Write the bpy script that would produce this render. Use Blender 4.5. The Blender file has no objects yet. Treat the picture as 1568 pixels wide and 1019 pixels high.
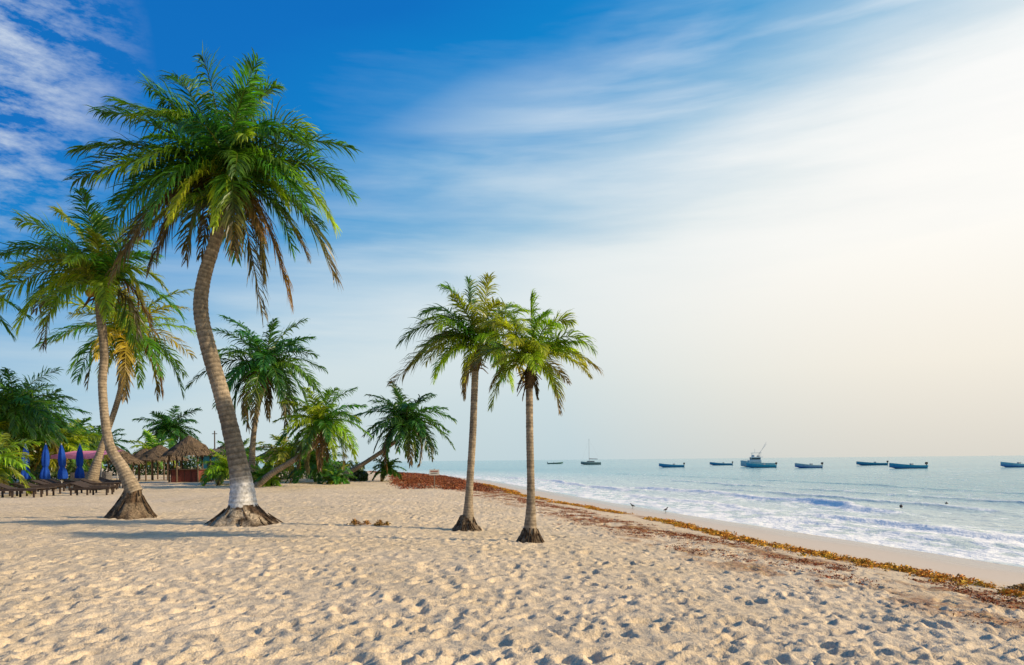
import bpy, math, random
import numpy as np
from mathutils import Vector
random.seed(7); RS=np.random.RandomState(7)
sc=bpy.context.scene

# ------------------------------------------------------------------ helpers
def link(o,parent=None):
    sc.collection.objects.link(o)
    if parent is not None: o.parent=parent
    return o
def empty(name,loc=(0,0,0),rz=0.0):
    e=bpy.data.objects.new(name,None); e.empty_display_size=.3
    e.location=loc; e.rotation_euler=(0,0,rz); return link(e)
def mesh_quads(name,V,Q,mat,cols=None,attrs=None,smooth=True,parent=None,loc=None,rz=None):
    V=np.asarray(V,dtype=np.float32).reshape(-1,3); Q=np.asarray(Q,dtype=np.int32).reshape(-1,4)
    m=bpy.data.meshes.new(name)
    m.vertices.add(len(V)); m.vertices.foreach_set('co',V.ravel())
    m.loops.add(Q.size); m.loops.foreach_set('vertex_index',Q.ravel())
    m.polygons.add(len(Q)); m.polygons.foreach_set('loop_start',np.arange(0,Q.size,4,dtype=np.int32))
    m.polygons.foreach_set('use_smooth',np.full(len(Q),smooth))
    m.update(calc_edges=True)
    if cols is not None:
        a=m.color_attributes.new('Col','FLOAT_COLOR','POINT')
        c=np.ones((len(V),4),dtype=np.float32); c[:,:3]=cols; a.data.foreach_set('color',c.ravel())
    for k,v in (attrs or {}).items():
        a=m.attributes.new(k,'FLOAT','POINT'); a.data.foreach_set('value',np.asarray(v,dtype=np.float32).ravel())
    m.materials.append(mat)
    o=bpy.data.objects.new(name,m)
    if loc is not None: o.location=loc
    if rz is not None: o.rotation_euler=(0,0,rz)
    return link(o,parent)
class MB:
    def __init__(s): s.V=[];s.Q=[];s.C=[];s.n=0
    def add(s,V,Q,col):
        V=np.asarray(V,float).reshape(-1,3); Q=np.asarray(Q,int).reshape(-1,4)
        c=np.empty((len(V),3)); c[:]=col
        s.V.append(V); s.Q.append(Q+s.n); s.C.append(c); s.n+=len(V)
    def box(s,c,d,col,rz=0,rx=0,ry=0):
        x,y,z=[k/2 for k in d]
        V=np.array([(-x,-y,-z),(x,-y,-z),(x,y,-z),(-x,y,-z),(-x,-y,z),(x,-y,z),(x,y,z),(-x,y,z)])
        if rx: a=math.cos(rx);b=math.sin(rx); V=V@np.array([[1,0,0],[0,a,b],[0,-b,a]])
        if ry: a=math.cos(ry);b=math.sin(ry); V=V@np.array([[a,0,-b],[0,1,0],[b,0,a]])
        if rz: a=math.cos(rz);b=math.sin(rz); V=V@np.array([[a,b,0],[-b,a,0],[0,0,1]])
        s.add(V+np.array(c),[(0,3,2,1),(4,5,6,7),(0,1,5,4),(1,2,6,5),(2,3,7,6),(3,0,4,7)],col)
    def tube(s,P,R,col,n=8,cap=True,mod=None):
        P=np.asarray(P,float); m=len(P); R=np.broadcast_to(np.asarray(R,float),(m,))
        T=np.gradient(P,axis=0); T/=np.linalg.norm(T,axis=1)[:,None]+1e-9
        ref=np.array([0,1.,0]) if abs(T[:,1]).mean()<.8 else np.array([1.,0,0])
        A=np.cross(T,ref); A/=np.linalg.norm(A,axis=1)[:,None]+1e-9
        B=np.cross(T,A)
        th=np.linspace(0,2*np.pi,n,endpoint=False)
        rr=R[:,None]*np.ones(n)[None,:]
        if mod is not None: rr=rr*mod(th)[None,:]
        V=P[:,None,:]+rr[:,:,None]*(np.cos(th)[None,:,None]*A[:,None,:]+np.sin(th)[None,:,None]*B[:,None,:])
        i=np.arange(m-1)[:,None]*n; j=np.arange(n)[None,:]; j2=(j+1)%n
        Q=np.stack([i+j,i+j2,i+n+j2,i+n+j],-1).reshape(-1,4)
        V=V.reshape(-1,3); c=np.empty((m,n,3)); c[:]=(np.asarray(col)[:,None,:] if np.ndim(col)==2 else col); c=c.reshape(-1,3)
        s.add(V,Q,c)
        if cap:
            for k,t in ((0,-1),(m-1,1)):
                ring=V[k*n:(k+1)*n]; ctr=ring.mean(0)
                inner=ctr+(ring-ctr)*.02
                q=[(a,(a+1)%n,n+(a+1)%n,n+a) for a in range(n)]
                s.add(np.vstack([ring,inner]),q,c[k*n])
    def ball(s,c,r,col,n=10,sz=1.0):
        t=np.linspace(-np.pi/2*.98,np.pi/2*.98,7)
        P=np.array([[c[0],c[1],c[2]+r*sz*math.sin(a)] for a in t]); s.tube(P,np.cos(t)*r,col,n=n,cap=False)
    def build(s,name,mat,parent=None,smooth=False,loc=None,rz=None):
        return mesh_quads(name,np.vstack(s.V),np.vstack(s.Q),mat,cols=np.vstack(s.C),smooth=smooth,parent=parent,loc=loc,rz=rz)
TAB=RS.rand(256,256)
def vnoise(x,y,s=0):
    x=np.asarray(x)+s*17.3; y=np.asarray(y)+s*41.7
    xi=np.floor(x).astype(int); yi=np.floor(y).astype(int); fx=x-xi; fy=y-yi
    fx=fx*fx*(3-2*fx); fy=fy*fy*(3-2*fy)
    g=lambda a,b: TAB[a%256,b%256]
    return (g(xi,yi)*(1-fx)+g(xi+1,yi)*fx)*(1-fy)+(g(xi,yi+1)*(1-fx)+g(xi+1,yi+1)*fx)*fy
def fbm(x,y,o=4,s=0):
    r=0;a=.5;t=0
    for k in range(o): r=r+a*vnoise(x*2**k,y*2**k,s+k); t+=a; a*=.5
    return r/t
def sstep(a,b,x):
    t=np.clip((x-a)/(b-a),0,1); return t*t*(3-2*t)

# ------------------------------------------------------------------ materials
def mat(name):
    m=bpy.data.materials.new(name); m.use_nodes=True; nt=m.node_tree
    return m,nt,nt.nodes['Principled BSDF'],nt.nodes['Material Output']
def nd(nt,t,props=None,**inp):
    n=nt.nodes.new(t)
    for k,v in (props or {}).items(): setattr(n,k,v)
    for k,v in inp.items():
        k2=int(k[1:]) if k[0]=='i' and k[1:].isdigit() else k.replace('_',' ')
        s=n.inputs[k2]
        if isinstance(v,bpy.types.NodeSocket): nt.links.new(v,s)
        else: s.default_value=v
    return n
def rgb(r,g,b): return (r,g,b,1)
def mix(nt,f,a,b,mode='MIX'): return nd(nt,'ShaderNodeMixRGB',{'blend_type':mode},Fac=f,Color1=a,Color2=b).outputs[0]
def mth(nt,op,a,b=0.0,clamp=False): return nd(nt,'ShaderNodeMath',{'operation':op,'use_clamp':clamp},i0=a,i1=b).outputs[0]
def ramp(nt,f,pts):
    n=nt.nodes.new('ShaderNodeValToRGB'); nt.links.new(f,n.inputs[0]); e=n.color_ramp.elements
    while len(e)<len(pts): e.new(.5)
    for el,(p,c) in zip(e,pts): el.position=p; el.color=c if len(c)==4 else (*c,1)
    return n.outputs[0]
def noise(nt,vec,scale,detail=4,rough=.55): return nd(nt,'ShaderNodeTexNoise',None,Vector=vec,Scale=scale,Detail=detail,Roughness=rough).outputs['Fac']
def attr(nt,name,o='Fac'): return nd(nt,'ShaderNodeAttribute',{'attribute_name':name}).outputs[o]

def generic(name,rough=.6,nscale=8,amt=.5,bump=.2,spec=.4):
    m,nt,b,o=mat(name); c=attr(nt,'Col','Color'); tc=nd(nt,'ShaderNodeTexCoord').outputs['Object']
    n=noise(nt,tc,nscale,5,.65)
    k=ramp(nt,n,[(.3,(1-amt,)*3),(.7,(1+amt*.4,)*3)])
    nt.links.new(mix(nt,1.0,c,k,'MULTIPLY'),b.inputs['Base Color'])
    b.inputs['Roughness'].default_value=rough; b.inputs['Specular IOR Level'].default_value=spec
    bp=nd(nt,'ShaderNodeBump',None,Strength=bump,Distance=.03,Height=n); nt.links.new(bp.outputs[0],b.inputs['Normal'])
    return m
M_paint=generic('weathered_paint',.45,3,.25,.05)
M_wood=generic('weathered_wood',.8,12,.5,.4)
M_cloth=generic('canvas_cloth',.85,5,.3,.15,.2)
M_thatch=generic('palm_thatch',.95,20,.6,.6,.1)
M_bark=generic('palm_bark',.85,11,.55,.8,.2)
M_root=generic('palm_roots',.95,18,.85,1.0,.1)
M_weed=generic('dry_seaweed',.8,10,.5,.3,.3)
def leafmat(name,tr=.40):
    m,nt,b,o=mat(name); c=attr(nt,'Col','Color'); tc=nd(nt,'ShaderNodeTexCoord').outputs['Object']
    n=noise(nt,tc,2.2,3); k=ramp(nt,n,[(.3,(.7,.75,.7)),(.7,(1.2,1.2,1.0))])
    c2=mix(nt,1.0,c,k,'MULTIPLY'); nt.links.new(c2,b.inputs['Base Color'])
    b.inputs['Roughness'].default_value=.38; b.inputs['Specular IOR Level'].default_value=.5
    t=nd(nt,'ShaderNodeBsdfTranslucent',None,Color=mix(nt,1.0,c2,rgb(2.0,2.3,.8),'MULTIPLY'))
    ms=nd(nt,'ShaderNodeMixShader',None,Fac=tr,i1=b.outputs[0],i2=t.outputs[0])
    nt.links.new(ms.outputs[0],o.inputs['Surface']); return m
M_leaf=leafmat('palm_leaf')
M_shrub=leafmat('shrub_leaf',.25)

# ------------------------------------------------------------------ shoreline
_sy=np.array([-3000,-60,-10,5,15,30,43,58,87,120,186,330,900,9000],float)
_sx=np.array([60,22,16.5,14,11.6,7.9,5.0,2.4,-3,-14,-50,-150,-700,-9000],float)
_t=np.arange(-80,1000,1.0); _k=np.hanning(15); _k/=_k.sum()
_xs=np.convolve(np.pad(np.interp(_t,_sy,_sx),7,mode='edge'),_k,'valid')
def shoreX(y): return np.where(np.asarray(y)<900,np.interp(y,_t,_xs),np.interp(y,_sy,_sx))
def shore_d(x,y):
    y=np.asarray(y,float); s=(shoreX(y+1)-shoreX(y-1))/2
    return (x-shoreX(y))/np.sqrt(1+s*s)          # >0 at sea
_pd=np.arange(-60,60,.25)
_pz=np.interp(_pd,[-60,-30,-3,0,1.5,4.5,7,10,14,60],[-4,-2.6,-1.15,-.9,-.82,-.54,-.30,-.10,0,0])
_pz=np.convolve(np.pad(_pz,6,mode='edge'),np.ones(13)/13,'valid')
def ground_z(x,y):
    din=-shore_d(x,y)
    z=np.interp(din,_pd,_pz)
    return z+ (fbm(np.asarray(x)*.16,np.asarray(y)*.16,3,3)-.5)*.22*sstep(3,12,din)
SEA=-.9
def grow(a,step,g,lim,sgn=1):
    o=[];
    while abs(a)<lim: a+=sgn*step; step*=g; o.append(a)
    return o
def gridmesh(name,xs,ys,zf,m,attrs):
    X,Y=np.meshgrid(xs,ys); Z=zf
    nx=len(xs); i=np.arange(len(ys)-1)[:,None]*nx+np.arange(nx-1)[None,:]
    Q=np.stack([i,i+1,i+nx+1,i+nx],-1).reshape(-1,4)
    return mesh_quads(name,np.stack([X,Y,Z],-1).reshape(-1,3),Q,m,attrs=attrs)

# ------------------------------------------------------------------ sand
ys=[3.0]; 
while ys[-1]<60: ys.append(ys[-1]+max(.026,.0048*ys[-1]))
ys=list(reversed(grow(3.0,.05,1.12,80,-1)))+ys+grow(ys[-1],.35,1.05,9000)
xs=[0.0]
while xs[-1]<7: xs.append(xs[-1]+.032)
st=.032
while xs[-1]<26: xs.append(xs[-1]+st); st*=1.009
xs+=grow(xs[-1],st,1.08,9000)
xs=np.array([-a for a in reversed(xs[1:])]+xs); ys=np.array(ys)
X,Y=np.meshgrid(xs,ys); din=-shore_d(X,Y)
Z=ground_z(X,Y)
F=np.zeros_like(Z)
def stamp(cx,cy,ang,a,b,dep):
    w=a*2.4
    i0,i1=np.searchsorted(xs,[cx-w,cx+w]); j0,j1=np.searchsorted(ys,[cy-w,cy+w])
    if i1-i0<2 or j1-j0<2: return
    x=X[j0:j1,i0:i1]-cx; y=Y[j0:j1,i0:i1]-cy; c,s=math.cos(ang),math.sin(ang)
    r=np.sqrt(((x*c+y*s)/a)**2+((-x*s+y*c)/b)**2)
    F[j0:j1,i0:i1]+= -dep*np.exp(-r**4)+dep*.5*np.exp(-(r-1.35)**2/.10)
cnt=0
while cnt<15000:
    y=3.2+44*random.random()**1.45; x=random.uniform(-.82*y-2,.7*y+2)
    if float(-shore_d(x,y))<5.2+random.random()*1.5: cnt+=1; continue
    cnt+=1
    k=random.uniform(.55,1.35); stamp(x,y,random.gauss(1.2,.9),.115*k,.062*k,random.uniform(.010,.032))
dry=sstep(4.2,6.8,din)
F=np.clip(F,-.055,.04)
lump=(fbm(X*2.4,Y*2.4,2,9)-.5)*.035+(fbm(X*6.5,Y*5.2,3,19)-.5)*.040
near=1-sstep(60,120,Y)
Z=Z+(F+lump)*dry*near
wn=din+(fbm(X*.5,Y*.5,3,5)-.5)*1.2
wet=1-sstep(3.2,4.8,wn); soak=1-sstep(.9,2.4,wn+(fbm(X*.2,Y*.3,2,6)-.5)*1.5)
def wl(d0,w,amp,s): # wavy line strength
    return np.exp(-((din-d0-(fbm(X*.22,Y*.22,3,s)-.5)*2.4)/w)**2)*amp
weed=wl(4.7,.36,1.0,31)+wl(6.4,.7,.95,37)+wl(7.8,.6,.7,41)
patch=sstep(40,52,Y)*(1-sstep(105,130,Y))*sstep(5.0,6.0,din)*(1-sstep(10.5,13,din))
patch2=sstep(26,42,Y)*(1-sstep(105,130,Y))*sstep(4.0,4.8,din)*(1-sstep(6,7,din))*.85
weedn=sstep(.43,.58,fbm(X*2.2,Y*2.2,5,51))
weed=np.clip(weed*weedn*1.1+(patch+patch2)*(.6+.5*weedn),0,1)
m,nt,b,o=mat('beach_sand')
tc=nd(nt,'ShaderNodeTexCoord').outputs['Object']
n1=noise(nt,tc,.35,4); n2=noise(nt,tc,5,5,.6); n3=noise(nt,tc,70,4,.75)
c=ramp(nt,n1,[(.35,(.74,.58,.375)),(.65,(.82,.655,.45))])
c=mix(nt,1.0,c,ramp(nt,n2,[(.3,(.84,.82,.79)),(.65,(1.04,1.03,1.0))]),'MULTIPLY')
c=mix(nt,1.0,c,ramp(nt,n3,[(.32,(.66,.63,.6)),(.55,(1.05,1.05,1.05))]),'MULTIPLY')
w=attr(nt,'wet'); wd=attr(nt,'weed'); sk=attr(nt,'soak')
c=mix(nt,w,c,rgb(.62,.48,.34)); c=mix(nt,sk,c,rgb(.45,.355,.255))
wc=ramp(nt,noise(nt,tc,5,5,.7),[(.35,(.15,.05,.018)),(.5,(.30,.11,.035)),(.66,(.44,.26,.05))])
wm=mth(nt,'MULTIPLY',wd,ramp(nt,noise(nt,tc,14,4,.7),[(.34,(.25,)*3),(.5,(1,)*3)]))
c=mix(nt,wm,c,wc)
nt.links.new(c,b.inputs['Base Color'])
rg=mth(nt,'SUBTRACT',.95,mth(nt,'MULTIPLY',w,.5)); nt.links.new(mth(nt,'SUBTRACT',rg,mth(nt,'MULTIPLY',sk,.25)),b.inputs['Roughness'])
b.inputs['Specular IOR Level'].default_value=.3
h=mth(nt,'ADD',mth(nt,'MULTIPLY',noise(nt,tc,6,5,.6),.7),mth(nt,'MULTIPLY',noise(nt,tc,32,4,.7),.28))
bp=nd(nt,'ShaderNodeBump',None,Strength=mth(nt,'SUBTRACT',.75,mth(nt,'MULTIPLY',w,.70)),Distance=.09,Height=h)
nt.links.new(bp.outputs[0],b.inputs['Normal'])
gridmesh('sand_beach',xs,ys,Z,m,{'wet':wet,'weed':weed,'soak':soak})

# ------------------------------------------------------------------ sea
wx=list(np.arange(-4,42,.14)); wxs=np.array(list(reversed(grow(-4,.2,1.08,9000,-1)))+wx+grow(42,.2,1.06,9000))
wy=[10.]
while wy[-1]<110: wy.append(wy[-1]+max(.1,.005*wy[-1]))
wys=np.array(list(reversed(grow(10,.2,1.2,80,-1)))+wy+grow(wy[-1],.7,1.06,9500))
WX,WY=np.meshgrid(wxs,wys); D=shore_d(WX,WY)
WZ=np.full_like(WX,SEA); foam=np.zeros_like(WX); face=np.zeros_like(WX)
mea=(fbm(WX*.05,WY*.09,3,61)-.5)
fn=fbm(WX*2.6,WY*1.3,4,71)
for d0,amp,y0,y1,sd in ((3.4,.10,12,52,1),(5.2,.16,14,33,2),(8.6,.26,27,62,3),(7.4,.16,15,26,4),(6.0,.17,50,100,5),(13,.13,22,60,6),(19,.12,20,80,7),(28,.10,40,120,8)):
    env=sstep(y0,y0+5,WY)*(1-sstep(y1-8,y1,WY))*np.clip(.25+1.1*fbm(WY*.20,WX*.02,2,80+sd),0,1.1)
    q=D-d0-mea*4-(fbm(WY*.35,WX*.05,2,90+sd)-.5)*1.1
    WZ+=amp*env*np.where(q<0,np.exp(-(q/.42)**2),np.exp(-(q/1.3)**2))
    face+=env*np.where(q<0,np.exp(-(q/.7)**2),np.exp(-(q/.5)**2))*(.4+.6*(d0<12))
    if d0<12:
        f=np.where(q<0,np.exp(-((q+.15)/.65)**2),np.exp(-((q+.1)/.28)**2))*env
        foam+=sstep(.22,.55,f+(fn-.5)*1.1)+.85*env*sstep(.45,.56,fn)*np.exp(-((q+1.5)/1.2)**2)
    elif d0<20:
        foam+=sstep(.5,.8,np.exp(-(q/.35)**2)*env+(fn-.5)*1.1)*.7
edge=D+ (fbm(WX*.35,WY*.25,3,65)-.5)*2.2
foam+=np.exp(-((edge-.5)/.4)**2)*1.3*(.5+fn)+np.exp(-((edge-1.9)/.45)**2)*1.2*sstep(.4,.58,fn)+sstep(0,.6,edge)*(1-sstep(3.5,7,edge))*.85*sstep(.45,.55,fn)
WZ+=(fbm(WX*.7,WY*.45,3,66)-.5)*.10*sstep(.5,6,D)
foam=np.clip(foam,0,1)*(1-sstep(100,170,WY)); face=np.clip(face,0,1)
shal=1-sstep(0,34,D)
m,nt,b,o=mat('sea_water')
tc=nd(nt,'ShaderNodeTexCoord').outputs['Object']
sh=attr(nt,'shallow'); fo=attr(nt,'foam'); fc=attr(nt,'face')
big=noise(nt,nd(nt,'ShaderNodeMapping',None,Vector=tc,Scale=(.006,.03,1)).outputs[0],1,4)
deep=ramp(nt,big,[(.35,(.07,.34,.38)),(.65,(.17,.47,.48))])
c=mix(nt,sh,deep,rgb(.60,.68,.60)); c=mix(nt,mth(nt,'MULTIPLY',fc,.55),c,rgb(.50,.58,.44)); c=mix(nt,fo,c,rgb(1.0,.96,.86))
nt.links.new(c,b.inputs['Base Color'])
nt.links.new(mth(nt,'ADD',mth(nt,'ADD',.15,mth(nt,'MULTIPLY',fc,.35)),mth(nt,'MULTIPLY',fo,.6),True),b.inputs['Roughness'])
b.inputs['IOR'].default_value=1.33; b.inputs['Specular IOR Level'].default_value=.5
mp=nd(nt,'ShaderNodeMapping',None,Vector=tc,Rotation=(0,0,.25),Scale=(1.0,.85,1)).outputs[0]
h=mth(nt,'ADD',noise(nt,mp,1.6,6,.6),mth(nt,'MULTIPLY',noise(nt,mp,.28,3,.5),1.8))
bp=nd(nt,'ShaderNodeBump',None,Strength=.8,Distance=.22,Height=h); nt.links.new(bp.outputs[0],b.inputs['Normal'])
gridmesh('sea',wxs,wys,WZ,m,{'foam':foam,'shallow':shal,'face':face})

# ------------------------------------------------------------------ palms
PAL={'g':(.070,.170,.016),'d':(.038,.110,.020),'y':(.24,.31,.020),'o':(.29,.25,.025),'b':(.125,.078,.030)}
def frond(V,Q,C,P0,P1,P2,kind,rng,dens=1.0,lw=.045,lf=.25):
    P0,P1,P2=map(np.array,(P0,P1,P2))
    n=22; t=np.linspace(0,1,n)[:,None]
    P=(1-t)**2*P0+2*t*(1-t)*P1+t*t*P2
    L=np.linalg.norm(np.diff(P,axis=0),axis=1).sum()
    k0=PAL[kind[0]]; k1=PAL[kind[-1]]; jit=rng.uniform(.7,1.3)
    k0=np.array(k0)*jit*np.array([rng.uniform(.75,1.3),1,1]); k1=np.array(k1)*jit
    rach=k0*.5+np.array([.18,.16,.03])*.7 if kind[0]!='b' else np.array([.15,.09,.04])
    tmp=MB(); tmp.tube(P,np.linspace(.035,.006,n)*max(.45,L/4),rach,n=4,cap=False)
    V.append(tmp.V[0]);C.append(tmp.C[0]);Q.append(tmp.Q[0])
    nl=int(62*dens)
    az=P2-P0; az=az*np.array([1,1,0]); az/=np.linalg.norm(az)+1e-6
    side0=np.cross(az,[0,0,1.]); side0/=np.linalg.norm(side0)+1e-9
    tw=rng.uniform(-.7,.7)
    for sg in (-1,1):
        u=np.clip(np.linspace(.12,.995,nl)+rng.uniform(-.012,.012,nl),0,1)[:,None]
        p=(1-u)**2*P0+2*u*(1-u)*P1+u*u*P2
        T=2*(1-u)*(P1-P0)+2*u*(P2-P1); T/=np.linalg.norm(T,axis=1)[:,None]
        N=np.cross(side0[None,:],T); N/=np.linalg.norm(N,axis=1)[:,None]
        N=np.where(N[:,2:3]<-.2,-N,N)
        S=side0*math.cos(tw)+N*math.sin(tw)
        ll=L*lf*(np.sin(np.pi*np.clip(u*.80+.15,0,1))**.5)*rng.uniform(.75,1.12,(nl,1))
        fa=.38+.70*u+rng.uniform(-.17,.17,(nl,1))
        d=sg*S*np.cos(fa)+T*np.sin(fa)+N*rng.uniform(.05,.5,(nl,1)); d/=np.linalg.norm(d,axis=1)[:,None]
        g=rng.uniform(.4,1.1,(nl,1))*(1.9 if kind[0]=='b' else 1)
        q=[p]; dd=d
        for s_,gg in ((.35,.35),(.35,.9),(.3,1.3)):
            dd=dd+np.array([0,0,-1.])*g*gg*.6+rng.normal(0,.07,(nl,3)); dd/=np.linalg.norm(dd,axis=1)[:,None]
            q.append(q[-1]+dd*ll*s_)
        wv=np.cross(d,N); wv/=np.linalg.norm(wv,axis=1)[:,None]+1e-9
        wv=wv+N*rng.normal(0,.5,(nl,1))
        ws=[.6,1,.7,.05]; vs=[]
        for qq,ww in zip(q,ws):
            vs.append(qq-wv*lw*ww*.5); vs.append(qq+wv*lw*ww*.5)
        VV=np.stack(vs,1).reshape(-1,3)
        bi=np.arange(nl)[:,None]*8
        QQ=np.concatenate([bi+np.array([[0,1,3,2]]),bi+np.array([[2,3,5,4]]),bi+np.array([[4,5,7,6]])],0)
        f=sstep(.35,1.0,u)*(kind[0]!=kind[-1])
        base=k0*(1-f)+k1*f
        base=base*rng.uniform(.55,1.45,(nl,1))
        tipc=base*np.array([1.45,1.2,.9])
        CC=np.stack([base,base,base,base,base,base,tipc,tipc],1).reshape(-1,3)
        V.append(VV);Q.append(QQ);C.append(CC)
def catmull(P,per=12):
    P=np.array(P,float); P=np.vstack([2*P[0]-P[1],P,2*P[-1]-P[-2]]); out=[]
    for i in range(1,len(P)-2):
        for k in range(per):
            t=k/per; a,b_,c_,d_=P[i-1],P[i],P[i+1],P[i+2]
            out.append(.5*((2*b_)+(c_-a)*t+(2*a-5*b_+4*c_-d_)*t*t+(3*b_-a-3*c_+d_)*t**3))
    out.append(P[-2]); return np.array(out)
def palm(x,y,s,trunk,crown,specs=(),nr=0,R=3.0,kinds='ggy',seed=1,mound=None,white=0,nuts=None,nutr=.12,nnut=5,dens=1.0,lw=.045,lowest=-.5,barkc=(.37,.285,.19),sandy=0,lf=.25):
    rng=np.random.RandomState(seed)
    z0=float(ground_z(x,y))
    e=empty('coconut_palm',(x,y,z0))
    if trunk:
        P4=catmull([(a*s,(q[0] if q else 0)*s,b_*s,r*s) for a,b_,r,*q in trunk],14)
        Lc=np.concatenate([[0],np.cumsum(np.linalg.norm(np.diff(P4[:,:3],axis=0),axis=1))])
        n=int(max(30,Lc[-1]/.03)); li=np.linspace(0,Lc[-1],n)
        P=np.stack([np.interp(li,Lc,P4[:,k]) for k in range(3)],1); r=np.interp(li,Lc,P4[:,3])
        rp=max(.05,.13*min(1,r.mean()/.2))
        ph=(li/rp+.6*np.sin(li*2.1)+.8*vnoise(li*2,li*0,seed))%1
        r=r*(1+.06*(1-ph)-.03)+(rng.rand(n)-.5)*.008*min(1,r.mean()/.2)
        bc=np.array(barkc)
        col=bc[None,:]*(.55+.6*(ph[:,None]))*(.65+.6*vnoise(li*1.3,li*0,seed)[:,None])
        if white:
            f=(1-sstep(white-.16,white+.16,P[:,2]+.1*np.sin(li*9)+.1*rng.rand(n)))[:,None]
            col=col*(1-f)+np.array([.80,.75,.68])*f*(.75+.25*ph[:,None])
        t=MB(); t.tube(P,r,col,n=14); t.build('trunk',M_bark,e,smooth=True)
    if mound:
        MR,MH,tx=mound; n=72; mlev=14
        th=np.linspace(0,2*np.pi,n,endpoint=False); tt=np.linspace(0,1,mlev)
        T_,TH=np.meshgrid(tt,th,indexing='ij')
        cx,sx2=np.cos(TH),np.sin(TH)
        rdg=1+(.22*(vnoise(TH*18/np.pi,T_*3,seed)-.5)+.10*(rng.rand(mlev,n)-.5)+.45*(vnoise(cx*1.6+5,sx2*1.6+5,seed)-.5))*(1-T_*.6)
        rt=max(trunk[0][2]*s*.9,.08); rad=(rt+(MR-rt)*(1-T_)**1.35)*rdg
        Vm=np.stack([rad*cx+tx*T_,rad*sx2*.9,MH*T_*1.12-.10*(1-T_)],-1)
        i=np.arange(mlev-1)[:,None]*n; j=np.arange(n)[None,:]; j2=(j+1)%n
        Qm=np.stack([i+j,i+j2,i+n+j2,i+n+j],-1).reshape(-1,4)
        cm=np.array([.095,.06,.036])*(.45+1.0*vnoise(TH*14/np.pi,T_*5,seed+3))[...,None]
        sf=.25+.0*cx
        if sandy: sf=sandy*sstep(.75,-.25,np.cos(TH-.5)+(vnoise(cx*3+9,sx2*3+T_*4,seed+7)-.5)*1.5)
        sf=np.clip(sf*sstep(.25,.6,vnoise(TH*12/np.pi,T_*6,seed+11)+.25*(1-T_)),0,1)[...,None]
        cm=cm*(1-sf)+np.array([.58,.45,.30])*sf
        t=MB(); t.add(Vm.reshape(-1,3),Qm,cm.reshape(-1,3))
        for k in range(40):
            a=rng.uniform(0,2*np.pi); f0=rng.uniform(.3,1); f1=f0-rng.uniform(.2,.5); u=np.linspace(f0,max(f1,0),5)
            rr=(rt+(MR-rt)*(1-u)**1.35)*1.0+.012
            a2=a+rng.uniform(-.5,.5)*(u-f0)
            t.tube(np.stack([rr*np.cos(a2)+tx*u,rr*np.sin(a2)*.9,MH*1.12*u-.10*(1-u)+.01],1),.010+.006*rng.rand(),np.array((.10,.065,.04))*rng.uniform(.5,1.4),n=4,cap=False)
        t.build('root_mound',M_root,e,smooth=True)
    cr=np.array([crown[0]*s,crown[1]*s,crown[2]*s])
    V=[];Q=[];C=[]
    for sp in specs:
        c0,c1,t0,t1,dy,kd=sp[:6]; oz=sp[6] if len(sp)>6 else 0
        frond(V,Q,C,cr+rng.normal(0,.04,3)*min(1,s/.0166)+np.array([0,0,oz*s]),cr+np.array([c0,dy*.35,c1])*s,cr+np.array([t0,dy,t1])*s,kd,rng,dens,lw,lf)
    for i in range(nr):
        a=i*2.39996+seed; k=(i+.5)/nr
        e0=1.35-(1.35+.15)*k; e1=e0-.35-.75*k**.7
        e1=max(e1,lowest*1.9); Rr=R*rng.uniform(.82,1.12)*(1-.12*k)
        az=np.array([math.cos(a),math.sin(a),0])
        dr=lambda el: az*math.cos(el)+np.array([0,0,math.sin(el)])
        kd=kinds[int(rng.randint(len(kinds)))]
        if k>.82: kd={'g':'gb','y':'yb','o':'ob','d':'d'}.get(kd,'b')
        if k>.93 and lowest<-.4: kd='b'
        frond(V,Q,C,cr+rng.normal(0,.04,3),cr+dr(e0+.1)*Rr*.52,cr+dr(e1)*Rr*.95,kd,rng,dens,lw,lf)
    off=0;QQ=[]
    for v,q in zip(V,Q): QQ.append(q+off); off+=len(v)
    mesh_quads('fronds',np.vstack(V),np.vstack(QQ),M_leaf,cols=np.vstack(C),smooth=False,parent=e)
    t=MB(); rr=max(.07,(trunk[-1][2]*s if trunk else .1))
    top=np.array([trunk[-1][0]*s,0,trunk[-1][1]*s]) if trunk else cr-np.array([0,0,.3])
    u=np.linspace(0,1,8)[:,None]; ks=min(1,rr/.15)
    t.tube(top*(1-u)+(cr+np.array([0,0,.15*ks]))*u,rr*np.array([1,1.15,1.35,1.5,1.4,1.2,.8,.4]),(.12,.075,.035),n=10)
    for k in range(26 if trunk else 0):
        a=rng.uniform(0,6.28); f=rng.uniform(.2,.95); p=top*(1-f)+cr*f
        d=np.array([math.cos(a),math.sin(a),rng.uniform(-1.1,.6)])*rng.uniform(.25,.65)*ks
        t.tube(np.array([p,p+d*.6,p+d+np.array([0,0,-.16*ks])]),np.array([.035,.028,.012])*ks,np.array((.22,.125,.045))*rng.uniform(.5,1.4),n=5)
    t.build('crown_shaft',M_bark,e,smooth=True)
    if nuts:
        t=MB()
        for k in range(nnut):
            a=rng.uniform(0,6.28); f=rng.uniform(.3,.7)
            p=top*(1-f)+cr*f+np.array([math.cos(a),math.sin(a),0])*(rr+nutr*rng.uniform(.7,1.5))+np.array([0,0,rng.uniform(-1,.8)*nutr])
            t.ball(p,nutr*rng.uniform(.85,1.1),np.array(nuts)*rng.uniform(.6,1.2),sz=1.25)
        t.build('coconuts',M_paint,e,smooth=True)
    return e

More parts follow.
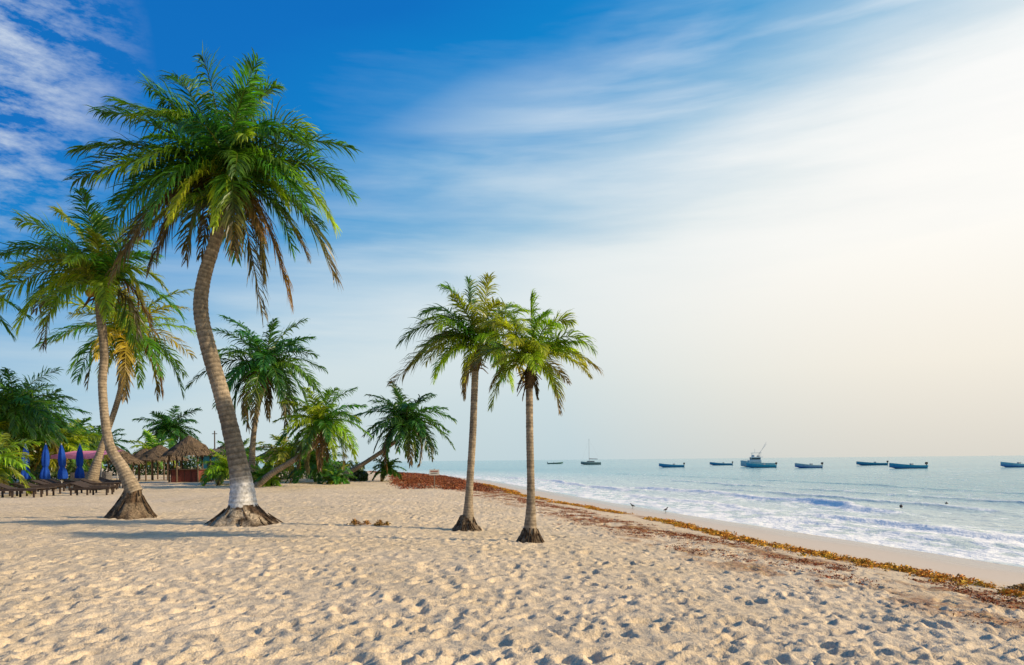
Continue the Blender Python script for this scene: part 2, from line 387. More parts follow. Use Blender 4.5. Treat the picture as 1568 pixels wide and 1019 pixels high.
# hero palm
S=.01665
hero=[(-45,140,-90,172,20,'g'),(-15,140,-32,184,-10,'g'),(15,130,38,170,20,'g'),(-5,110,10,150,60,'g'),
(-90,100,-182,98,-20,'g'),(-60,110,-140,122,60,'g'),(-105,60,-225,0,-10,'g'),(-95,55,-212,-48,50,'g'),
(-95,15,-158,-150,-30,'b'),(-110,0,-165,-100,20,'gb'),(-55,10,-88,-150,-60,'b'),(-30,20,-20,-100,-130,'y'),
(22,0,60,-210,-20,'b'),(45,20,85,-180,30,'b'),(110,15,168,-155,-20,'gb'),(95,75,188,-22,10,'g'),(105,50,172,-82,-40,'gy'),
(75,110,136,35,-30,'g'),(60,130,120,85,30,'gy'),(40,60,60,-40,-120,'g'),(-60,70,-80,-30,-110,'gy'),(30,110,50,105,-60,'g'),
(-70,40,-130,-60,-60,'g'),(60,40,110,-60,-60,'gy'),(-40,110,-110,70,-60,'gy'),(50,100,95,40,-70,'g'),(-20,90,-50,60,-90,'gy'),
(-70,120,-125,152,10,'g'),(40,130,78,138,-10,'g'),(10,30,20,-100,-90,'y'),(-30,0,-50,-110,20,'b'),
(-50,-10,-95,-110,-70,'yb',-30),(45,-10,75,-105,-60,'b',-30),(-25,-10,-45,-95,-90,'gy',-40),(15,-20,40,-120,-70,'b',-30),(-80,10,-120,-90,30,'b',-20),(70,10,115,-110,20,'gb',-20),
(-100,75,-205,30,-40,'g'),(80,80,165,15,40,'g'),(-75,60,-150,-20,-70,'gy'),(70,60,130,-30,-70,'g'),(-35,60,-65,15,-110,'g'),(30,70,70,20,-100,'gy')]
palm(-6.86,17.4,S,[(0,14,24),(-2,60,17),(-12,115,13.5),(-28,185,12),(-50,265,11.5),(-62,325,10.8),(-57,375,10),(-40,430,9),(-24,490,9)],(-20,0,525),
     hero,nr=16,R=3.2,kinds='ggdg',seed=3,mound=(1.08,.44,0),white=1.25,nuts=(.10,.05,.02),dens=1.25,lw=.034,sandy=.9,lf=.275)
Bf=[(-20,90,-65,115,0,'y'),(15,80,50,100,10,'y'),(-70,80,-150,50,0,'g'),(-80,60,-155,-40,-20,'gy'),(-60,50,-120,-30,30,'gb'),(-30,40,-60,-40,-60,'y'),
(40,60,75,-30,-20,'yo'),(50,60,90,0,20,'y'),(30,50,60,-60,40,'b'),(0,60,10,10,-90,'gy'),(-10,90,-20,120,40,'gy'),(30,80,85,60,-20,'gy'),(-40,80,-110,80,40,'g'),
(-50,60,-100,10,-50,'gy'),(20,40,30,-50,-40,'yo'),(-50,90,-100,90,-30,'gy'),(10,70,30,60,-60,'y'),(-90,40,-140,-60,20,'gy')]
palm(-11.1,19.8,.0189,[(8,38,12),(-10,75,9),(-31,115,6.8),(-40,195,6),(-37,255,6),(-42,310,6.5),(-42,330,7)],(-42,0,356),Bf,nr=12,R=2.6,kinds='ggy',seed=5,
     mound=(.78,.74,.1),nuts=(.45,.29,.04),nutr=.10,nnut=6,lf=.275,lw=.036,dens=1.1)
palm(-25.9,42,.040,[(-2,5,10),(15,60,5),(40,130,4),(54,185,4)],(58,0,228),(),nr=30,R=4.9,kinds='gyyo',seed=8,mound=(1.2,.5,.1),nuts=(.3,.2,.04),nutr=.16,lw=.075,dens=.8)
palm(-17.2,45,.043,[(0,0,6),(3,65,4.2),(10,115,3.6),(20,150,3.6)],(24,0,178),(),nr=34,R=4.7,kinds='ddg',seed=13,lw=.08,dens=.8,lowest=-.7)
palm(-16.2,43,.041,[(0,0,6),(25,20,5),(55,38,4.4),(85,58,4.2),(98,74,4.2)],(102,0,92),(),nr=30,R=3.5,kinds='gyyg',seed=17,lw=.07,dens=.85,lowest=-.7)
palm(-14.4,55,.0526,[(0,1,7),(35,20,3.8),(70,42,3.2),(95,60,3.2)],(112,0,84),(),nr=34,R=4.5,kinds='ddg',seed=21,lw=.09,dens=.75,lowest=-.75)
G=[(-50,45,-128,-50,-10,'gb'),(-55,75,-115,10,-20,'g'),(-40,85,-88,60,20,'g'),(-10,80,-15,108,10,'g'),(12,80,18,105,-20,'y'),(30,80,60,70,20,'gy'),
(40,55,80,20,-20,'y'),(-40,30,-70,-35,20,'g'),(20,30,45,-50,-20,'o'),(-10,20,-20,-50,-30,'yo'),(40,30,70,-40,30,'o'),(-30,60,-55,20,-70,'gy'),(20,60,30,20,-70,'y'),
(-20,85,-50,92,-20,'g'),(-45,60,-95,-10,30,'gy'),(30,60,75,50,-40,'gy'),(-35,45,-75,-25,-40,'yo'),(-30,70,-80,35,-40,'gy'),(15,70,35,60,-50,'y'),(-50,65,-105,-20,20,'yo')]
palm(-1.12,16.7,.016,[(2,10,10),(4,55,6),(10,140,5.5),(13,200,5.2),(15,242,5.4)],(20,0,275),G,nr=8,R=1.7,kinds='gyy',seed=23,mound=(.42,.32,0),lw=.025,dens=1.1,lf=.285)
H=[(45,50,105,-8,0,'yb'),(50,75,95,20,-20,'y'),(35,90,65,70,20,'y'),(0,90,2,108,0,'y'),(-20,85,-42,85,20,'y'),(-35,80,-68,60,-20,'y'),(-40,50,-90,10,10,'yo'),
(-30,30,-60,-35,-20,'yb'),(15,30,60,-20,40,'ob'),(10,50,15,10,-80,'y'),(-20,60,-30,20,-70,'y'),(20,80,40,50,-50,'y'),(0,0,-12,-50,-5,'b'),(5,0,10,-48,5,'b'),
(-50,60,-95,-15,-20,'yb'),(40,40,85,-20,-40,'yo'),(25,70,60,20,50,'gy'),(-25,60,-60,35,-40,'y'),(45,60,85,5,30,'yo'),(0,70,25,70,-50,'y'),(-8,0,-20,-38,-10,'b')]
palm(.35,13.8,.0132,[(0,10,11),(2,70,6.3),(1,165,5.6),(1,235,5.4)],(3,0,270),H,nr=7,R=1.35,kinds='yyg',seed=29,mound=(.33,.26,0),lw=.022,dens=1.1,lf=.285)
palm(-16.9,20,.0191,[(0,0,10),(0,150,8),(0,270,8)],(0,0,340),(),nr=26,R=2.7,kinds='gd',seed=31,lw=.04)
def low(x,y,R,k,seed,z=.5,n=16,lw=.075): palm(x,y,1.0,None,(0,0,z),(),nr=n,R=R,kinds=k,seed=seed,lw=lw,dens=.65,lowest=-.3,lf=.28)
low(-26.6,34.5,2.7,'yyg',41,z=1.5,n=24); low(-33.5,46,3.8,'dg',42,z=5.2,n=34); low(-36,50,3.6,'dg',43,z=4.2,n=28)
low(-35,44.5,3.2,'gy',45,z=3.2,n=26); low(-36.5,55,3.4,'gyo',46,z=2.8,n=26); low(-38,54,4,'d',57,z=5,n=28,lw=.1); low(-38.5,60,3.4,'gy',60,z=3.4,n=26,lw=.1)
low(-16.0,44,1.7,'gy',47,z=.3,n=18); low(-20,48,2.4,'gy',48,z=1.0,n=20); low(-15.0,52,2.9,'gd',49,z=1.3,n=24); low(-18.5,56,3.0,'gyo',50,z=1.8,n=26)
low(-12.9,50,1.5,'gy',51,z=.3); low(-45,90,4.6,'d',52,z=5.6,n=28,lw=.13); low(-57,95,4.2,'d',53,z=3.8,n=24,lw=.13); low(-24.2,60,2.2,'gy',54,z=1.2,n=20)
low(-10.2,56,1.7,'g',55,z=.9); low(-20.8,52,2.6,'gyd',58,z=1.6,n=24); low(-42,80,3.4,'gy',59,z=2.8,n=22,lw=.1)

# ------------------------------------------------------------------ shrub masses
def shrubs(name,blobs,col,leaf,seed,per=900):
    rng=np.random.RandomState(seed); V=[];C=[]
    for (x,y,z,r,h) in blobs:
        n=int(per); d=rng.normal(0,1,(n,3)); d/=np.linalg.norm(d,axis=1)[:,None]
        rad=rng.uniform(.55,1.08,(n,1))*(1+.3*(vnoise(d[:,0]*3+5,d[:,2]*3+x,seed)[:,None]-.5))
        p=d*rad*np.array([r,r,h])+np.array([x,y,z]); p=p[p[:,2]>-.1]; n=len(p)
        a=rng.normal(0,1,(n,3)); a/=np.linalg.norm(a,axis=1)[:,None]; b_=np.cross(a,rng.normal(0,1,(n,3))); b_/=np.linalg.norm(b_,axis=1)[:,None]
        L=leaf*rng.uniform(.6,1.5,(n,1)); W=L*.4
        V.append(np.stack([p-a*L,p-b_*W,p+a*L,p+b_*W],1).reshape(-1,3))
        k=rng.uniform(.5,1.5,(n,1))*np.array(col); C.append(np.repeat(k,4,axis=0))
    V=np.vstack(V); Q=np.arange(len(V)).reshape(-1,4)
    mesh_quads(name,V,Q,M_shrub,cols=np.vstack(C),smooth=False)
r_=np.random.RandomState(5)
bl=[(x+r_.uniform(-1,1),90+r_.uniform(-6,8)+abs(x+70)*.1,r_.uniform(.6,1.4),r_.uniform(2.4,4),r_.uniform(1.6,2.9)) for x in np.arange(-150,-36,2.3)]
shrubs('distant_shrubs',bl,(.05,.085,.025),.26,3,650)
bl=[(-38.5+r_.uniform(-1,1)-k*.9,53+k*2+r_.uniform(-2,2),1.8+r_.uniform(0,2.2),2.6,2.6) for k in range(13)]+[(-38,47,1.5,2.4,2.4),(-37,44,1.2,2,2),(-40,50,3,2.6,2.6)]
shrubs('coastal_shrub',bl,(.055,.10,.022),.2,4,1300)
bl=[(-21,62,.5,1.4,1.0),(-17,62,.7,1.7,1.1),(-14.5,60,.6,1.5,1.0),(-19,66,1.0,2.2,1.4),(-12.6,56,.3,.8,.6)]
shrubs('beach_bush',bl,(.06,.09,.025),.16,6,1000)

# ------------------------------------------------------------------ palapas and beach-side structures
def palapa(x,y,R,zt,ze,posts=True,counter=None,seed=1,name='palapa_hut'):
    rng=np.random.RandomState(seed); z0=float(ground_z(x,y)); e=empty(name,(x,y,z0))
    t=MB(); n=28; lev=np.linspace(0,1,9)
    th=np.linspace(0,2*np.pi,n,endpoint=False)
    P=[]
    for u in lev:
        rr=(.05+(R-.05)*u**.9)*(1+.04*rng.randn(n)); P.append(np.stack([rr*np.cos(th),rr*np.sin(th),zt-(zt-ze)*u+.03*rng.randn(n)],1))
    Vp=np.vstack(P); i=np.arange(8)[:,None]*n; j=np.arange(n)[None,:]; j2=(j+1)%n
    t.add(Vp,np.stack([i+j,i+n+j,i+n+j2,i+j2],-1).reshape(-1,4),(.15,.105,.065))
    for k in range(900):
        u=rng.uniform(.1,1.0); a=rng.uniform(0,6.283); L=rng.uniform(.25,.5)
        rr=R*u**.9; p=np.array([rr*math.cos(a),rr*math.sin(a),zt-(zt-ze)*u+.04]); d=np.array([math.cos(a)*.6,math.sin(a)*.6,-.75]); w=np.array([-math.sin(a),math.cos(a),0])*.05
        c=np.array([.20,.14,.085])*rng.uniform(.4,1.3)
        t.add([p-w,p+w,p+d*L+w*.4+[0,0,.05],p+d*L-w*.4+[0,0,.05]],[(0,1,2,3)],c)
    t.build('thatch_roof',M_thatch,e)
    t=MB()
    if posts:
        for k in range(6):
            a=k*math.pi/3+.3; t.tube([(R*.75*math.cos(a),R*.75*math.sin(a),-.3),(R*.75*math.cos(a),R*.75*math.sin(a),ze+.25)],.07,(.14,.09,.055))
        for k in range(6):
            a=k*math.pi/3+.3;b_=a+math.pi/3
            t.tube([(R*.75*math.cos(a),R*.75*math.sin(a),ze+.12),(R*.75*math.cos(b_),R*.75*math.sin(b_),ze+.12)],.05,(.14,.09,.055),n=5)
    else: t.tube([(0,0,-.3),(0,0,zt-.1)],.07,(.14,.09,.055))
    t.build('posts',M_wood,e)
    if counter:
        t=MB(); t.box((0,0,.5),(R*1.1,R*.9,1.0),counter); t.box((0,0,1.04),(R*1.25,R*1.05,.07),(.16,.10,.06))
        for k in range(5): t.box((-R*.5+k*R*.25,-R*.45-.015,.5),(.05,.03,.96),(.10,.04,.03))
        t.build('bar_counter',M_wood,e)
palapa(-26.9,57,2.1,3.85,2.2,counter=(.20,.05,.035),seed=1)
palapa(-33,64,2.4,3.3,1.9,seed=2); palapa(-36.5,68,2.2,3.1,1.9,seed=3); palapa(-33.4,59,1.4,2.5,1.7,posts=False,seed=4,name='thatched_parasol')
palapa(-31.5,76,3.0,3.8,2.1,seed=5); palapa(-25.0,72,2.4,3.2,1.9,seed=6); palapa(-42,72,2.4,3.6,2.1,seed=7)
e=empty('beach_shack',(-27.6,66,0)); t=MB()
t.box((0,0,1.15),(3.4,2.6,2.3),(.03,.24,.30)); t.box((.5,-1.33,1.0),(.8,.05,1.9),(.02,.06,.08)); t.box((-.8,-1.33,1.4),(.9,.05,.7),(.03,.03,.03)); t.box((-.8,-1.38,1.0),(1.1,.12,.06),(.5,.5,.48))
t.build('walls',M_paint,e); t=MB(); t.box((0,-.75,2.62),(4,1.75,.08),(.22,.17,.12),rx=.35); t.box((0,.85,2.62),(4,1.75,.08),(.22,.17,.12),rx=-.35); t.build('roof',M_thatch,e)
e=empty('beach_stall',(-31.0,50,0)); t=MB()
for a in (-1.5,1.5):
    for b_ in (-1,1): t.tube([(a,b_,-.2),(a,b_,2.2+.15*b_)],.05,(.4,.38,.35))
t.box((0,.3,.5),(2.6,.8,1.0),(.30,.26,.22)); t.build('frame',M_wood,e)
t=MB(); xs_=np.linspace(-1.9,1.9,14); V=[];Q=[]
for i,a in enumerate(xs_):
    zz=.04*math.sin(i*1.9)
    V+= [(a,-1.35,1.98+zz),(a,-1.3,2.25+zz*.3),(a,1.3,2.6)]
for i in range(13):
    for k in range(2): q=i*3+k; Q.append((q,q+3,q+4,q+1))
t.add(V,Q,(.80,.26,.40)); t.build('awning',M_cloth,e,smooth=True)
e=empty('wooden_post',(-29.6,68,0)); t=MB(); t.tube([(0,0,-.2),(0,0,4.8)],[.08,.06],(.10,.08,.06)); t.box((0,0,4.5),(.5,.07,.07),(.1,.08,.06)); t.build('post',M_wood,e)

# folded beach umbrellas
for i,(x,y) in enumerate(((-31.0,43.5),(-29.7,43.5),(-28.9,43.8),(-28.6,45.2))):
    e=empty('folded_beach_umbrella',(x,y,float(ground_z(x,y)))); t=MB()
    t.tube([(0,0,-.2),(0,0,2.95)],.03,(.5,.48,.45)); t.build('pole',M_wood,e)
    t=MB(); zz=np.array([.65,.7,.95,1.2,1.35,1.42,1.55,1.9,2.3,2.6,2.86]); rr=np.array([.19,.25,.24,.19,.13,.12,.17,.19,.16,.10,.03])
    sw=random.uniform(-.05,.05)
    t.tube(np.stack([sw*(2.6-zz),zz*0,zz],1),rr,(.012,.07,.38),n=24,cap=False,mod=lambda th:1+.24*np.cos(5*th+i)+.08*np.cos(11*th+i))
    t.build('canopy',M_cloth,e,smooth=True)
# sun loungers
LC=(.055,.035,.025)
LL=[(-23.5,32.5,.1),(-24.6,35,.12),(-25.9,37.5,.05),(-27.0,40,.1),(-28.1,42.3,.0),(-29.2,44.5,.1),(-30.2,47,.08),(-21.9,35.6,.1),(-26.4,33.6,.1),
    (-23.4,38.3,.06),(-24.8,41,.1),(-25.9,43.6,.04),(-27.2,46,.1),(-28.4,48.5,.1),(-28.2,38.3,.08)]
for i,(x,y,rz) in enumerate(LL):
    e=empty('sun_lounger',(x,y,float(ground_z(x,y))),rz); t=MB()
    for a in (-.9,-.1,.85):
        for b_ in (-.3,.3): t.box((a,b_,.15),(.07,.07,.42),LC)
    for b_ in (-.33,.33): t.box((0,b_,.36),(2.0,.05,.09),LC)
    for k in range(13): t.box((-.25+k*.1,0,.415),(.075,.68,.025),(.075,.05,.035))
    t.build('frame',M_wood,e); t=MB()
    for k in range(7): t.box((-.33-k*.095,0,.44+k*.035),(.075,.68,.025),(.075,.05,.035),ry=.35)
    for b_ in (-.3,.3): t.box((-.62,b_,.52),(.75,.04,.05),LC,ry=.35)
    t.build('backrest',M_wood,e)
e=empty('beach_sign',(-4.9,43,float(ground_z(-4.9,43))),.1); t=MB()
t.tube([(0,0,-.3),(0,0,1.25)],.035,(.2,.14,.09))
t.box((0,-.045,1.02),(.62,.03,.36),(.62,.55,.45)); t.box((0,-.065,1.09),(.46,.012,.06),(.3,.08,.04)); t.box((0,-.065,.97),(.4,.012,.04),(.1,.1,.1)); t.build('board',M_paint,e)

# ------------------------------------------------------------------ seaweed
def weedmesh(name,pts,col,seed,sz=.045):
    rng=np.random.RandomState(seed); V=[];C=[]
    for (x,y,r,h,n) in pts:
        z0=float(ground_z(x,y)); a=rng.uniform(0,6.28,n); q=np.abs(rng.normal(0,.5,n)).clip(0,1.4)
        p=np.stack([x+np.cos(a)*q*r*1.3,y+np.sin(a)*q*r,z0+.01+h*np.exp(-q*q*2)*rng.rand(n)],1)
        d=rng.normal(0,1,(n,3)); d[:,2]*=.6; d/=np.linalg.norm(d,axis=1)[:,None]; b_=np.cross(d,rng.normal(0,1,(n,3))); b_/=np.linalg.norm(b_,axis=1)[:,None]
        L=sz*rng.uniform(.6,1.5,(n,1)); V.append(np.stack([p-d*L,p-b_*L*.4,p+d*L,p+b_*L*.4],1).reshape(-1,3))
        k=rng.uniform(.45,1.5,(n,1))*np.array(col)*np.array([1,rng.uniform(.7,1.1),.9]); C.append(np.repeat(k,4,axis=0))
    V=np.vstack(V); mesh_quads(name,V,np.arange(len(V)).reshape(-1,4),M_weed,cols=np.vstack(C),smooth=False)
def line_x(y,d0,s):
    x=float(shoreX(y))-d0
    for _ in range(3):
        dd=float(-shore_d(x,y))-d0-(float(fbm(x*.22,y*.22,3,s))-.5)*2.4; x+=dd
    return x
pts=[]
for k in range(1400):
    y=random.uniform(6,62)
    if vnoise(y*.8,3.3,2)<.25 or vnoise(y*2.3,8.3,2)<.2: continue
    pts.append((line_x(y,4.7,31)+random.gauss(0,.2),y,random.uniform(.08,.26),random.uniform(.03,.10),int(random.uniform(20,60))))
weedmesh('seaweed_line',pts,(.74,.40,.04),3,.030)
pts=[]
for k in range(2800):
    y=4+42*random.random()**1.2; x=line_x(y,random.choice((6.4,6.4,7.8)),37)+random.gauss(0,.45)
    if vnoise(x*1.1,y*1.1,5)<.40: continue
    pts.append((x,y,random.uniform(.08,.3),.015,int(random.uniform(8,26))))
weedmesh('brown_seaweed',pts,(.34,.11,.03),4,.018)
pts=[]
for k in range(1100):
    y=random.uniform(42,108); x=float(shoreX(y))-random.uniform(5.2,12.5)
    pts.append((x,y,random.uniform(.4,.9),random.uniform(.1,.26),34))
weedmesh('seaweed_bank',pts,(.30,.10,.035),6,.06)
weedmesh('seaweed_clump',[(-4.0,17.3,.16,.14,160),(-3.75,17.5,.12,.1,90),(-3.35,17.2,.14,.14,150),(-3.2,17.4,.1,.08,60),(8.2,10.9,.3,.10,260)],(.38,.24,.05),5,.032)

# ------------------------------------------------------------------ boats
def hull(t,L,B,Hs,Hb,cl,cu,n=18):
    V=[];C=[]
    for i in range(n):
        u=i/(n-1); x=-L/2+L*u
        b_=B/2*(.86+.14*math.sin(min(u/.5,1)*math.pi/2))*(1-max(0,(u-.45)/.55)**2.3)+.02
        g=Hs+(Hb-Hs)*u**2.2; k=-.2+.35*max(0,(u-.7)/.3)**2*1.5; f=min(g-.1,.28+.3*max(0,u-.6)); ib=max(b_-.08,.01)
        xr=x+.25*(u>.98)
        pr=[(-b_,g),(-b_*.95,g-.14),(-b_*.78,.08+k*.3+.1),(0,k),(b_*.78,.08+k*.3+.1),(b_*.95,g-.14),(b_,g),(ib,g),(ib*.8,f),(-ib*.8,f),(-ib,g)]
        for q,(yy,zz) in enumerate(pr): V.append((xr,yy,zz)); C.append(cu if q in (0,1,5,6) else (cl if q<7 else (.5,.52,.5)))
    m_=11; Q=[(i*m_+j,i*m_+(j+1)%m_,(i+1)*m_+(j+1)%m_,(i+1)*m_+j) for i in range(n-1) for j in range(m_)]
    V=np.array(V); C=np.array(C,float); t.V.append(V);t.C.append(C);t.Q.append(np.array(Q)+t.n)
    t.Q.append(np.array([(0,1,5,6),(1,2,4,5)])+t.n); t.n+=len(V)
    t.box((-L/2+.02,0,.05),(.05,B*.6,.4),cl)
def panga(x,y,L,rz,cl,cu,name='moored_motorboat'):
    e=empty(name,(x,y,SEA+.05),rz); t=MB(); hull(t,L,L*.25,.62,1.15,cl,cu); t.build('hull',M_paint,e)
    t=MB()
    for u in (-.28,-.05,.18): t.box((L*u,0,.5),(.3,L*.2,.06),(.4,.4,.38))
    t.box((-L*.1,0,.75),(.5,.5,.5),(.45,.47,.45)); t.build('benches',M_paint,e)
    t=MB(); t.box((-L/2-.18,0,1.0),(.42,.32,.42),(.02,.02,.025)); t.box((-L/2-.28,0,1.22),(.3,.26,.1),(.03,.03,.03)); t.box((-L/2-.2,0,.4),(.14,.12,.9),(.04,.04,.04)); t.build('outboard_motor',M_paint,e)
P_=math.pi
blue=(.01,.12,.32)
panga(81.2,140,7.6,P_+.08,blue,(.02,.30,.45)); panga(104.4,198,8.2,P_-.1,(.015,.11,.26),(.05,.33,.45)); panga(69.5,160,6.3,P_+.1,(.01,.10,.36),(.35,.45,.5))
panga(72.6,237,7.4,P_-.05,(.01,.10,.26),(.03,.28,.45)); panga(45.8,196,6.9,P_+.05,(.01,.13,.34),(.05,.33,.5)); panga(105.6,143,6.6,P_+.1,(.01,.12,.38),(.2,.45,.55))
panga(25.0,396,8.8,.1,(.03,.09,.07),(.1,.2,.18)); panga(62.8,172,7.2,P_+.03,(.01,.18,.36),(.05,.38,.5))
e=empty('sport_fishing_boat',(67.0,186,SEA+.05),P_-.15); t=MB(); hull(t,8.6,2.9,1.0,1.8,(.4,.5,.5),(.5,.6,.6)); t.build('hull',M_paint,e)
t=MB(); t.box((.9,0,1.35),(3.2,2.1,.9),(.6,.66,.66)); t.box((.7,0,2.15),(2.5,1.9,.8),(.6,.66,.66)); t.box((.7,0,2.2),(2.3,1.93,.42),(.03,.05,.06)); t.box((2.0,0,2.2),(.06,1.6,.4),(.03,.05,.06))
t.box((.5,0,2.62),(3.3,2.2,.1),(.7,.72,.72)); t.box((1.3,0,2.95),(.5,1.5,.55),(.6,.63,.63)); t.box((-.1,0,2.9),(.5,1.2,.4),(.5,.5,.5)); t.build('cabin',M_paint,e)
t=MB()
for a in (-.6,1.5):
    for b_ in (-.85,.85): t.tube([(a,b_,2.6),(a,b_,3.75)],.035,(.5,.5,.5),n=5)
t.box((.45,0,3.78),(2.5,2.0,.08),(.55,.6,.6)); t.tube([(.3,.9,2.6),(-1.8,1.9,6.6)],.035,(.5,.5,.5),n=5); t.tube([(.3,-.9,2.6),(-2.6,-1.6,6.2)],.035,(.5,.5,.5),n=5); t.tube([(.8,0,3.8),(.8,0,4.9)],.04,(.6,.6,.6),n=5)
for k in range(7): t.tube([(1.9+k*.32,-1.15+k*.13,1.6),(1.9+k*.32,-1.15+k*.13,2.15)],.025,(.5,.5,.5),n=4)
t.build('outriggers_and_rails',M_paint,e)
e=empty('moored_sailboat',(37.3,322,SEA+.05),P_-.1); t=MB(); hull(t,9.2,2.9,1.1,1.5,(.05,.08,.07),(.45,.42,.36)); t.build('hull',M_paint,e)
t=MB(); t.box((.2,0,1.45),(3.6,1.6,.6),(.5,.48,.42)); t.box((.2,0,1.5),(2.8,1.63,.2),(.04,.04,.04)); t.build('cabin',M_paint,e)
t=MB(); t.tube([(.9,0,1.0),(.9,0,12.2)],[.1,.07],(.5,.5,.48),n=6); t.tube([(.9,0,2.6),(-3.2,0,2.5)],.09,(.5,.5,.48),n=6); t.tube([(.8,0,2.75),(-3.0,0,2.65)],[.2,.12],(.45,.42,.36),n=6)
for q in ((4.4,0,1.5),(-4.4,0,1.2),(.9,1.3,1.2),(.9,-1.3,1.2)): t.tube([q,(.9,0,12)],.015,(.3,.3,.3),n=3)
t.build('mast_and_boom',M_paint,e)
for x,y in ((17.2,33),(18.9,33.2),(22.0,34.6)):
    e=empty('mooring_buoy',(x,y,SEA+.06)); t=MB(); t.ball((0,0,.02),.075,(.05,.03,.03)); t.tube([(0,0,.06),(0,0,.12)],.02,(.05,.04,.04),n=5); t.build('float',M_paint,e,smooth=True)
for x,y,rz in ((7.0,31.2,.4),(5.9,33.5,2.6)):
    e=empty('shore_bird',(x,y,float(ground_z(x,y))),rz); t=MB()
    t.tube(np.array([(-.17,0,.15),(-.09,0,.17),(0,0,.19),(.07,0,.22),(.10,0,.27),(.12,0,.31),(.15,0,.32),(.17,0,.318),(.22,0,.305)])*.75,np.array([.008,.035,.055,.048,.028,.026,.026,.012,.004])*.75,(.07,.055,.045),n=10)
    t.build('body',M_cloth,e,smooth=True); t=MB()
    for b_ in (-.015,.015): t.tube([(0,b_,.115),(-.01,b_,.06),(.005,b_,-.01)],.005,(.12,.08,.03),n=5); t.box((.015,b_,0),(.04,.02,.006),(.12,.08,.03))
    t.build('legs',M_cloth,e)

# ------------------------------------------------------------------ light, sky
AZ=math.radians(98); EL=math.radians(25)
sd=Vector((math.sin(AZ)*math.cos(EL),math.cos(AZ)*math.cos(EL),math.sin(EL)))
L=bpy.data.lights.new('sun','SUN'); L.energy=5.0; L.angle=math.radians(1.6); L.color=(1,.82,.57)
so=bpy.data.objects.new('sun',L); so.rotation_euler=(-sd).to_track_quat('-Z','Y').to_euler(); link(so)
w=bpy.data.worlds.new('World'); sc.world=w; w.use_nodes=True; nt=w.node_tree; bg=nt.nodes['Background']
sky=nd(nt,'ShaderNodeTexSky',{'sky_type':'NISHITA','sun_disc':False,'sun_elevation':EL,'sun_rotation':AZ,'air_density':1.0,'dust_density':.6,'ozone_density':2.5})
g=nd(nt,'ShaderNodeTexCoord').outputs['Generated']
sep=nd(nt,'ShaderNodeSeparateXYZ',None,Vector=g); sx,sy_,sz=sep.outputs
q0=mth(nt,'SUBTRACT',sz,mth(nt,'MULTIPLY',sx,.45))
mp=nd(nt,'ShaderNodeMapping',{'vector_type':'POINT'},Vector=g,Rotation=(0,math.radians(17),0),Scale=(1.1,1.1,6.5)).outputs[0]
st1=nd(nt,'ShaderNodeTexNoise',None,Vector=mp,Scale=1.5,Detail=6,Roughness=.52,Distortion=.4).outputs['Fac']
st2=noise(nt,nd(nt,'ShaderNodeMapping',None,Vector=g,Rotation=(0,math.radians(20),0),Scale=(2,2,18)).outputs[0],2.5,6,.6)
qa=mth(nt,'SUBTRACT',q0,mth(nt,'MULTIPLY',mth(nt,'SUBTRACT',st1,.5),.12))
base=ramp(nt,qa,[(.12,(.80,.84,.84)),(.22,(.66,.78,.82)),(.33,(.26,.52,.74)),(.42,(.06,.35,.69)),(.50,(.0,.245,.64)),(.62,(0,.165,.56)),(.85,(0,.13,.48))])
base=mix(nt,1.0,base,rgb(10,10,10),'MULTIPLY')
blue_=mix(nt,.07,base,sky.outputs[0])
q=mth(nt,'SUBTRACT',q0,mth(nt,'MULTIPLY',mth(nt,'SUBTRACT',st1,.5),.40))
q=mth(nt,'SUBTRACT',q,mth(nt,'MULTIPLY',mth(nt,'SUBTRACT',st2,.5),.16))
veil=ramp(nt,q,[(.05,(1,1,1)),(.19,(.76,.76,.76)),(.30,(.38,.38,.38)),(.42,(.10,.10,.10)),(.52,(0,0,0))])
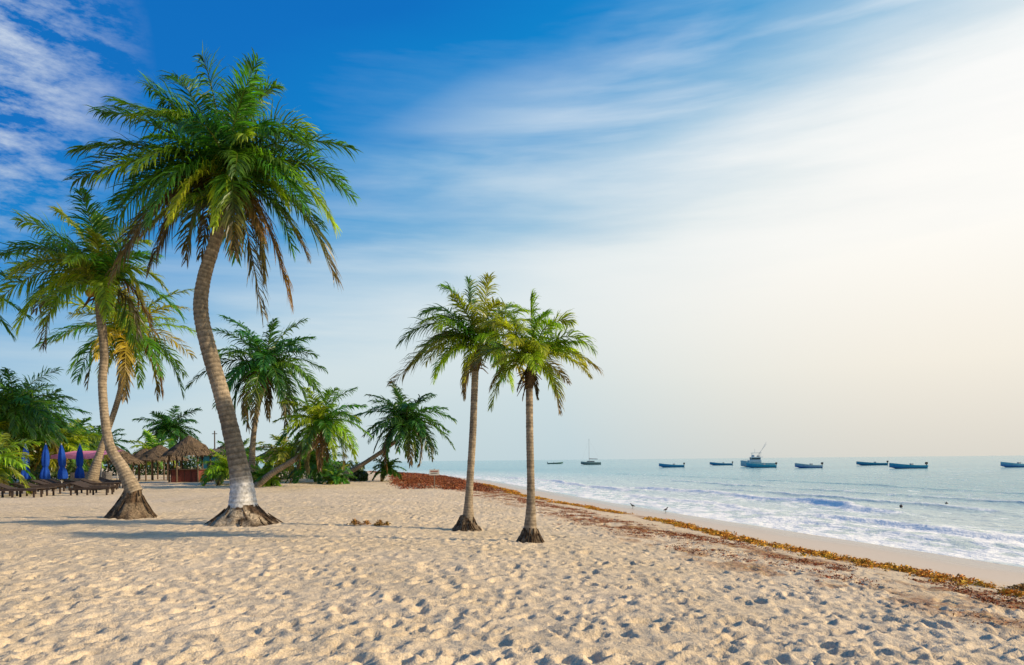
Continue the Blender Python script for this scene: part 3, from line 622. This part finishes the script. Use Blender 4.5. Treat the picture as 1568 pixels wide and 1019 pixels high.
# extra long cirrus bands through the middle of the sky
st4=nd(nt,'ShaderNodeTexNoise',None,Vector=nd(nt,'ShaderNodeMapping',None,Vector=g,Location=(3.1,0,1.7),Rotation=(0,math.radians(15),0),Scale=(.9,.9,8)).outputs[0],Scale=1.7,Detail=6,Roughness=.52,Distortion=.5).outputs['Fac']
band=ramp(nt,q0,[(.10,(0,0,0)),(.24,(1,1,1)),(.42,(.75,.75,.75)),(.52,(0,0,0))])
streak=mth(nt,'MULTIPLY',ramp(nt,st4,[(.45,(0,0,0)),(.68,(.62,.62,.62))]),band)
veil=mth(nt,'ADD',veil,mth(nt,'MULTIPLY',streak,mth(nt,'SUBTRACT',1.0,veil)),True)
cd=nd(nt,'ShaderNodeVectorMath',{'operation':'DOT_PRODUCT'},i0=g,i1=Vector((-.64,.66,.44)).normalized()).outputs['Value']
cm=ramp(nt,cd,[(.966,(0,0,0)),(.994,(1,1,1))])
st3=noise(nt,nd(nt,'ShaderNodeMapping',None,Vector=g,Rotation=(0,math.radians(55),0),Scale=(3,3,9)).outputs[0],4.0,8,.66)
tuft=mth(nt,'MULTIPLY',cm,ramp(nt,st3,[(.42,(0,0,0)),(.66,(.75,.75,.75))]))
veil=mth(nt,'MAXIMUM',veil,tuft)
vc=ramp(nt,sz,[(0,(.54,.66,.70)),(.10,(.62,.73,.76)),(.22,(.76,.83,.85)),(.5,(.80,.87,.92))])
gd=nd(nt,'ShaderNodeVectorMath',{'operation':'DOT_PRODUCT'},i0=g,i1=Vector((.60,.75,.30)).normalized()).outputs['Value']
gl=ramp(nt,gd,[(.80,(0,0,0)),(.99,(1,1,1))])
gc=ramp(nt,sz,[(0,(.76,.69,.59)),(.12,(.92,.86,.75)),(.28,(1,.98,.93)),(.5,(1,1,1))])
vc=mix(nt,gl,vc,gc)
vc=mix(nt,1.0,vc,rgb(10,10,10),'MULTIPLY')
col=mix(nt,veil,blue_,vc)
nt.links.new(col,bg.inputs[0]); bg.inputs[1].default_value=.1

# ------------------------------------------------------------------ camera
cam=bpy.data.cameras.new('camera'); cam.lens=24; cam.sensor_width=36; cam.shift_y=.1246; cam.clip_end=20000; cam.clip_start=.1
co=bpy.data.objects.new('camera',cam); co.location=(0,0,1.6); co.rotation_euler=(math.radians(90),math.radians(.54),0); link(co); sc.camera=co
sc.view_settings.view_transform='Standard'; sc.view_settings.look='None'; sc.view_settings.exposure=0
